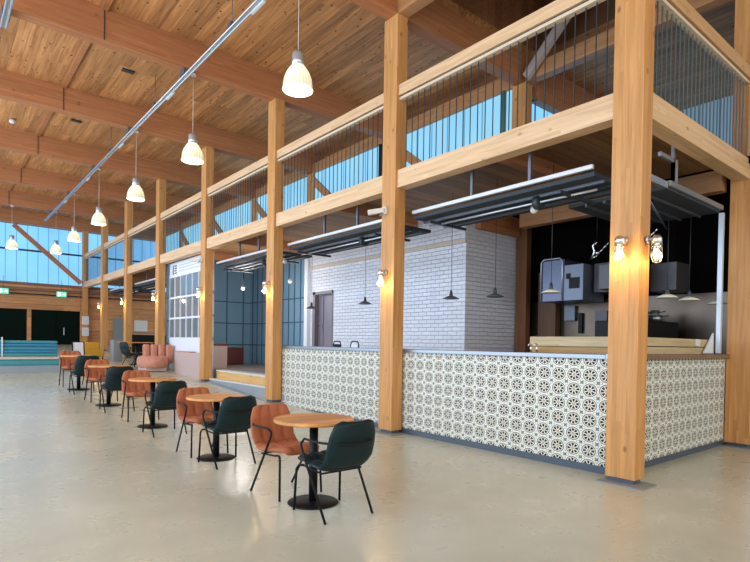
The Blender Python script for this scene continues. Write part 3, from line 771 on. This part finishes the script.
for i, y in enumerate([10.42, 14.2, 18.05, 21.75, 25.4]): dup(p0, (3.90, y, 4.92), 0, PL[i+1])
t7 = dup(p0, (2.40, 25.4, 4.92), 0, 'half-cut glass bell pendant at the left picture edge')

# conduit tracks
def track(x, y0, y1, lab):
    t = thing('cable_tray', lab, 'cable tray', (x, y0, 6.47))
    MB().tube([(-.035,0,0),(-.035,y1-y0,0)], .016).build('conduit', M_GALV, t); MB().tube([(.035,0,0),(.035,y1-y0,0)], .016).build('conduit', M_GALV, t)
    MB().box(-.03,.03,0,y1-y0,.008,.018).build('channel', M_GALV, t)
    yy = y0
    for y in YC[1:7]:
        if y0 < y < y1:
            MB().box(-.06,.06,y-y0+.02,y-y0+.24,.018,.13).build('bracket', M_STEELD, t)
        if y0 < y+1.9 < y1:
            MB().box(-.05,.05,y+1.85-y0,y+1.95-y0,.018,.09).build('bracket', M_STEELD, t); MB().tube([(0,y+1.9-y0,.09),(0,y+1.9-y0,.68)], .006, 6).build('drop_rod', M_STEELD, t)
            MB().box(.03,.07,y+.9-y0,y+1.3-y0,-.03,.03).build('junction_box', M_OFF, t)
    return t
track(3.72, 4.5, 27.0, 'long galvanised conduit run under the roof beams, left of the pendants')
track(.88, 4.5, 10.7, 'short galvanised conduit run at the top left corner')
for (x,y,lab) in ((3.2,12.3,'small dark roof vent nearest on the ceiling boards left of the conduit'),(2.9,16.0,'small dark roof vent farther on the ceiling boards left of the conduit')):
    o = MB().box(x-.12,x+.12,y-.06,y+.06,7.12,7.149).build('roof_vent', M_BAR); tag(o, lab, 'vent')
o = MB().sphere((1.6, 17.0, 7.08), .07, 1,1,.8).build('smoke_detector', M_WHITE); tag(o, 'small white round smoke detector on the ceiling boards at left', 'detector')

t = thing('cable_run', 'dark cable run over ceiling boards and beams, left of the long conduit', 'cable', (2.28, 6.6, 6.6))
for i in range(1, 6):
    a = YC[i]+.27-6.6; b = YC[i+1]+.015-6.6
    MB().box(-.05,.05,a,b,.50,.548).build('batten', W_X, t); MB().box(.05,.065,a,b,.52,.548).build('cable', M_BAR, t)
    MB().box(-.006,.006,b-.012,b+.003,.0,.52).build('cable_drop', M_BAR, t)
# ------------------------------------------------------------------ small cone pendants
def cone(px, py, depth, lab, white, top, c=None):
    x = px-375; y = py-cy
    v = Rt*((x*math.cos(roll)+y*math.sin(roll))/f)+Dd-Uu*((-x*math.sin(roll)+y*math.cos(roll))/f)
    p = Vector((0,0,CZ))+v*depth
    t = thing('cone_pendant', lab, 'pendant lamp', tuple(p), 0)
    mat = plain('cream_enamel', (.75,.75,.62), .4) if white else M_STEELD
    MB().lathe([(.14,0),(.142,.006),(.075,.042),(.03,.06),(.028,.055),(.07,.036),(.136,0),(.14,0)], n=32).build('shade', mat, t)
    MB().lathe([(.03,.055),(.026,.11),(.014,.15),(0,.15)], n=16).build('lampholder', M_BAR, t)
    MB().tube([(0,0,.15),(0,0,top-p.z)], .004, 6).build('cable', M_BAR, t)
    return t
cone(311.5,308.5,13.0,'tiny dark cone pendant beside the white post',False,3.6)
cone(365,304,11.3,'dark cone pendant left of the halfway bar column',False,4.11)
cone(451,299,9.42,'dark cone pendant in front of the white brick corner',False,4.11)
cone(495,297,8.68,'dark cone pendant in front of the brick side wall',False,4.11)
cone(551,293,7.92,'cream cone pendant in front of the steel ventilation box',True,4.11)
cone(667,298,7.6,'cream cone pendant just right of the corner column',True,3.4)
cone(689,300.5,7.9,'cream cone pendant midway over the right side of the bar',True,3.4)
cone(718,304,8.3,'cream cone pendant beside the white door track',True,3.4)
for (px,py,dd,lab) in ((243,288,15.5,'small globe pendant inside the blue panelled room above the steps'),(290,281,14.0,'small globe pendant seen over the far end of the bar')):
    x = px-375; y = py-cy
    v = Rt*((x*math.cos(roll)+y*math.sin(roll))/f)+Dd-Uu*((-x*math.sin(roll)+y*math.cos(roll))/f); p = Vector((0,0,CZ))+v*dd
    t = thing('globe_pendant', lab, 'pendant lamp', tuple(p)); l = bpy.data.lights.new('globe_light', 'POINT'); l.energy = 60 if px < 250 else 12; l.color = (1,.95,.9); l.shadow_soft_size = .3; lo = bpy.data.objects.new('globe_light', l); C.objects.link(lo); lo.parent = t; lo.location = (0,0,-.1); MB().sphere((0,0,0), .06).build('globe', M_OFF, t); MB().tube([(0,0,.05),(0,0,4.11-p.z)], .005, 6).build('cable', M_BAR, t)

# ------------------------------------------------------------------ chairs
def make_chair(label, mat, loc, rz, group):
    """faces +Y, origin on floor under the seat centre"""
    t = thing('shell_chair', label, 'chair', loc, rz, group)
    # one shell: back and seat are separate padded pieces sharing a curved profile
    def shell(u0, u1, nu, nv, th):
        # centre-line in (y, z): u 0..1 from the seat front to the top of back
        P = [(.26,.405),(.22,.435),(.12,.43),(.0,.415),(-.11,.405),(-.20,.42),(-.26,.49),(-.29,.59),(-.315,.69),(-.335,.785),(-.34,.81)]
        Wd = [.18,.22,.24,.245,.245,.245,.245,.245,.235,.20,.13]
        def at(u):
            s = u*(len(P)-1); i = min(int(s), len(P)-2); q = s-i
            return (P[i][0]*(1-q)+P[i+1][0]*q, P[i][1]*(1-q)+P[i+1][1]*q, Wd[i]*(1-q)+Wd[i+1]*q)
        top = []; bot = []
        for i in range(nu+1):
            u = u0+(u1-u0)*i/nu; y, z, w = at(u)
            ya, za, _ = at(max(0, u-.02)); yb, zb, _ = at(min(1, u+.02))
            ty, tz = yb-ya, zb-za; l = math.hypot(ty, tz); ny, nz = tz/l, -ty/l    # normal facing the sitter
            if ny*1+nz*1 < 0: ny, nz = -ny, -nz
            for j in range(nv+1):
                s = -1+2*j/nv
                curl = .045*abs(s)**2.5*(1.0 if u > .45 else .35)
                edge = (1-abs(s)**6)*(1 if (0 < i < nu) else .15)
                # quilting: pads between seams
                q1 = abs(math.sin(PI*(s*2.0+.0)))**.5; q2 = abs(math.sin(PI*(i/nu)*2.0))**.5
                puff = .024*(.15+.85*min(q1, q2))*edge
                x = w*s
                top.append((x, y+ny*(curl+th*edge*.5+puff), z+nz*(curl+th*edge*.5+puff)))
                bot.append((x, y+ny*(curl-th*edge*.5), z+nz*(curl-th*edge*.5)))
        n = nv+1; N = len(top); fs = []
        for i in range(nu):
            for j in range(nv):
                a = i*n+j; fs.append((a, a+1, a+n+1, a+n)); fs.append((N+a, N+a+n, N+a+n+1, N+a+1))
        for i in range(nu):
            for j in (0, nv):
                a = i*n+j; fs.append((a, a+n, N+a+n, N+a))
        for j in range(nv):
            for i in (0, nu):
                a = i*n+j; fs.append((a, N+a, N+a+1, a+1))
        return MB().add(top+bot, fs, True)
    shell(0, .5, 16, 24, .05).build('seat', mat, t)
    shell(.5, 1, 16, 24, .042).build('backrest', mat, t)
    r = .011
    for s in (-1, 1):
        MB().tube([(s*.20,.15,.395),(s*.218,.20,.392),(s*.230,.222,.36),(s*.24,.24,0)], r).build('leg', M_BLACK, t)
        MB().tube([(s*.245,.10,.615),(s*.256,.115,.59),(s*.256,.095,.54),(s*.24,-.24,0)], r).build('leg', M_BLACK, t)
    pts = []
    for k in range(0, 13):
        a = PI*k/12
        pts.append((-.265*math.cos(a), -.10-.27*math.sin(a), .64))
    pts = [(-.245,.10,.615),(-.258,.06,.64)]+pts+[(.258,.06,.64),(.245,.10,.615)]
    MB().tube(pts, r*.9).build('arm_rail', M_BLACK, t)
    MB().tube([(-.20,.15,.395),(-.2,.10,.385),(-.2,-.12,.375),(.2,-.12,.375),(.2,.10,.385),(.20,.15,.395)], r*.8).build('seat_frame', M_BLACK, t)
    return t

TB = [(2.65,4.07),(2.70,6.33),(2.72,8.87),(2.60,11.13),(2.53,13.48)]
N = ['nearest round table','second nearest round table','third round table','fourth round table','farthest round table in the row']
tab0 = None
for i, (x, y) in enumerate(TB):
    z = fl(y)
    if tab0 is None:
        tab0 = thing('round_table', 'nearest round oak-topped table on a black pedestal', 'table', (x,y,z), 0, 'round tables in a row')
        MB().lathe([(0,.728),(.348,.728),(.358,.737),(.358,.753),(.352,.76),(0,.76)], n=64, smooth=False).build('tabletop', W_TOP, tab0)
        MB().cyl((0,0), .039, .02, .722).build('pedestal', M_BLACK, tab0)
        MB().lathe([(0,.0),(.225,.0),(.228,.006),(.222,.014),(.06,.022),(0,.022)], n=48).build('base_disc', M_BLACK, tab0)
        MB().cyl((0,0), .12, .718, .728).build('mount_plate', M_BLACK, tab0)
    else: dup(tab0, (x,y,z), 0, ['','second nearest round oak table, in front of the largest gap before the steps','third round table from the camera, beside a rust chair\'s back','fourth round table from the camera, top gleaming pale','fifth and farthest round table in the row, top gleaming pale'][i])
off = [(-.32,.46),(-.33,.42),(-.60,.63),(-.62,.55),(-.62,.58)]
gch = rch = None
for i, (x, y) in enumerate(TB):
    g, r = off[i]
    lg = 'dark green velvet chair on the camera side of the ' + N[i]; lr = 'rust velvet chair on the far side of the ' + N[i]
    rzg = [0, .05, .03, -.04, .02][i]; rzr = PI+[.09, .03, -.05, .04, 0][i]
    pg = (x-.005, y+g, fl(y+g)); prr = (x-.01, y+r, fl(y+r))
    if gch is None:
        gch = make_chair(lg, M_GREEN, pg, rzg, 'green chairs at the round tables'); rch = make_chair(lr, M_RUST, prr, rzr, 'rust chairs at the round tables')
    else: dup(gch, pg, rzg, lg); dup(rch, prr, rzr, lr)

# ------------------------------------------------------------------ steps in the third bay
t = thing('platform_steps', 'two broad amber timber steps up to the platform between columns', 'steps', (5.75, YC[2]+WY+.01, 0))
Ls = YC[3]-YC[2]-WY-.02
MB().box(.0,.12,0,Ls,.1,.40,.004).build('upstand', M_SCREED, t)
MB().box(-.01,.25,0,Ls,.40,.43,.004).build('lower_nosing', M_NOSE, t)
MB().box(.2,.26,0,Ls,.43,.62,.004).build('riser', W_STEP, t)
MB().box(.18,.48,0,Ls,.62,.655,.004).build('upper_nosing', M_NOSE, t)
MB().box(.12,.48,0,Ls,.15,.40).build('core', M_GREY, t)
o = MB().add([(5.55,YC[2]+.36,fl(YC[2]+.3)+.01),(5.74,YC[2]+.36,.14),(5.74,YC[3]-.02,.36),(5.62,YC[3]-.02,.34),(5.55,YC[2]+.36,.0),(5.74,YC[2]+.36,.0),(5.74,YC[3]-.02,.2),(5.62,YC[3]-.02,.2)],[(0,1,2,3),(7,6,5,4),(0,4,5,1),(1,5,6,2),(2,6,7,3),(3,7,4,0)]).build('threshold_strip', M_SCREED)
tag(o, 'grey threshold strip at the foot of the wooden steps', 'threshold')

# ------------------------------------------------------------------ booths, bench and far furniture
t = thing('booth_divider', 'dusty pink booth divider left of the column by the glazed door', 'booth', (5.72, 14.5, fl(14.8)-.01))
MB().box(0,.2,0,2.1,0,.72,.01).build('panel', M_PINK, t); MB().box(0,.2,.9,2.1,.72,.75,.01).build('cap', M_SALMON, t)
t = thing('booth_divider', 'dusty pink booth divider with dark cap on the raised platform', 'booth', (6.3, 15.2, .64))
MB().box(0,.50,0,.1,0,.66,.01).build('panel', M_PINK, t); MB().box(-.01,.51,-.01,.11,.66,.72,.01).build('cap', M_BROWN, t)
o = MB().box(7.7,8.3,17.2,17.9,.64,1.22,.03).build('upholstered_stool', M_BROWN); tag(o, 'oxblood upholstered bench in the corner of the blue panelled room', 'bench')
# salmon sofa
t = thing('curved_sofa', 'salmon velvet booth sofa with rounded seat and channelled back', 'sofa', (5.22, 17.1, fl(17.1)))
m = MB()
def slab(prof, c, z0, z1, rx, ry, n=36):
    return m.lathe([(0,z0),(.88,z0),(1,z0+.04),(1.02,(z0+z1)/2),(.98,z1-.04),(.85,z1),(0,z1)], (0,0,0), n)
slab(None,(0,0),.10,.44,1,1); m.v = [(v[0]*.42, v[1]*.6, v[2]) for v in m.v]; m.build('seat', M_SALMON, t)
MB().box(-.3,.3,-.4,.4,0,.11).build('plinth', M_PINK, t)
for k in range(4):
    MB().box(-.13+k*.2,.065+k*.2,.40-.1*k,.62-.1*k,.2,.80,.06).build('back_cushion', M_SALMON, t)
t = thing('square_table', 'orange-topped cafe table with black column beside the salmon sofa', 'table', (5.32, 19.1, fl(19.1)))
MB().box(-.5,.45,-.32,.32,.72,.75,.005).build('tabletop', W_TOP, t); MB().cyl((0,0),.05,.0,.72).build('pedestal', M_BLACK, t); MB().cyl((0,0),.24,0,.02).build('base_disc', M_BLACK, t)
dup(gch, (4.86, 17.95, fl(17.95)), -PI/2+.3, 'dark green chair beside the orange-topped table near the salmon sofa')
o = MB().box(4.85,5.15,20.2,20.6,.66,1.42,.02).build('grey_cabinet', M_GREY); tag(o, 'grey waist-high cabinet behind the third column left of the glazed door', 'cabinet')
o['label'] = 'grey waist-high cabinet glimpsed left of the orange-topped table'
t = thing('mustard_armchair', 'mustard yellow armchair before the end wall panelling', 'armchair', (4.35, 21.0, fl(21.0)))
MB().box(-.33,.33,-.35,.35,.12,.36,.05).build('seat', M_YEL, t); MB().box(-.33,.33,.25,.42,.3,.62,.06).build('backrest', M_YEL, t)
for sx in (-.28,.28):
    for sy in (-.28,.28): MB().cyl((sx,sy),.02,0,.14).build('leg', M_BLACK, t)
t = thing('a_board', 'white sandwich board in a black frame near the end doors', 'sign', (3.75, 20.0, fl(20.0)))
MB().beam((0,.0,.02),(0,.12,.66),.3,.02,(0,1,0)).build('board', M_WHITE, t); MB().tube([(-.17,-.01,0.02),(-.17,.11,.68),(.17,.11,.68),(.17,-.01,0.02)], .02).build('frame', M_BLACK, t)

# long bench
t = thing('channelled_bench', 'long teal bench with horizontally channelled back by the end wall', 'bench', (2.75, 17.45, .5))
Lb = 2.75+3.0
for k in range(5):
    MB().box(-Lb,0,.0+k*.012,.17+k*.012,.43+k*.088,.515+k*.088,.035).build('back_roll', M_TEAL[[2,1,0,1,0][k]], t)
MB().box(-Lb,.05,-.42,.05,.36,.42,.02).build('seat_cushion', M_SEATT, t)
MB().box(-Lb,.0,-.38,.05,.20,.355,.03).build('seat_base', M_TEAL[0], t)
MB().box(-Lb,-.02,-.34,.05,-.04,.2).build('plinth', M_SCREED, t)
MB().box(-1.32,-1.29,-.01,.12,.43,.95).build('divider_post', M_GALV, t)
t = thing('display_cabinet', 'pale notice board on the far lobby wall', 'notice board', (8.35, 29.3, 2.15))
MB().box(-.33,.33,-.03,0,-.28,.28,.005).build('board', M_OFF, t)
o = MB().box(8.0,9.0,29.2,29.28,1.1,1.72).build('wall_panel', plain('tan_board', (.5,.4,.28), .6)); tag(o, 'tan board panel low on the far lobby wall', 'panel')
o = MB().box(6.6,8.4,24.5,25.2,.9,1.65,.02).build('dark_sideboard', M_BLACK); tag(o, 'black sideboard in the lobby behind the columns', 'sideboard')
for k, z in enumerate((2.32, 1.78)):
    t = thing('wall_notice', ['upper', 'lower'][k] + ' white notice on the corner column by the dark doors', 'notice', (5.71, 28.975, z))
    sh = MB().box(-.15,.15,-.015,0,-.2,.2).build('sheet', M_PAPER, t)
    m = MB()
    for q in range(5): m.box(-.12,.12,-.018,-.015,-.14+q*.065,-.125+q*.065)
    m.build('text_lines', plain('grey_print', (.4,.42,.45), .6), sh)
# exit signs
for (x, lab, d) in ((4.68, 'green illuminated exit sign above the dark doors beside the post', 1), (2.42, 'green illuminated exit sign at the left picture edge', 1)):
    t = thing('exit_sign', lab, 'exit sign', (x, 28.9, 3.38))
    sb = MB().box(-.2,.2,-.03,.03,0,.24,.008).build('sign_body', emis('exit_green', (.10,.55,.36), 1.0), t)
    m = MB(); m.box(-.15,-.09,-.036,-.03,.03,.20); m.box(-.075,-.045,-.036,-.03,.12,.2); m.box(-.08,-.02,-.036,-.03,.07,.11)
    m.box(.03,.14,-.036,-.03,.10,.135); m.add([(.12,-.036,.05),(.17,-.036,.1175),(.12,-.036,.185),(.12,-.03,.05),(.17,-.03,.1175),(.12,-.03,.185)],[(0,1,2),(3,5,4),(0,3,4,1),(1,4,5,2),(2,5,3,0)])
    m.build('pictogram', emis('exit_white', (.85,1,.95), 1.2), sb)
    MB().tube([(0,0,.24),(0,0,.8)], .008).build('hanger', M_BAR, t)

# ------------------------------------------------------------------ light
w = bpy.data.worlds.new('world'); sc.world = w; w.use_nodes = True
bg = w.node_tree.nodes['Background']; bg.inputs[0].default_value = (.80,.90,1.0,1); bg.inputs[1].default_value = 1.0
def area(name, loc, rot, sx, sy, e, col):
    l = bpy.data.lights.new(name, 'AREA'); l.shape = 'RECTANGLE'; l.size = sx; l.size_y = sy; l.energy = e; l.color = col
    o = bpy.data.objects.new(name, l); C.objects.link(o); o.location = loc; o.rotation_euler = rot; return o
# daylight of unseen left-hand glazing; lamp added inside the hall for floor glow
area('daylight_left', (-4.0, 13, 3.6), (0, -PI/2, 0), 6, 26, 1800, (.62,.79,1.0))
area('daylight_front', (1, -8.5, 4.5), (PI/2, 0, 0), 18, 5, 560, (1.0,.92,.78))

sc.view_settings.view_transform = 'Standard'; sc.view_settings.look = 'None'; sc.view_settings.gamma = 1.0
sc.view_settings.use_curve_mapping = False; sc.view_settings.exposure = 0.12
try:
    sc.cycles.max_bounces = 8; sc.cycles.diffuse_bounces = 4; sc.cycles.use_denoising = True
except Exception: pass
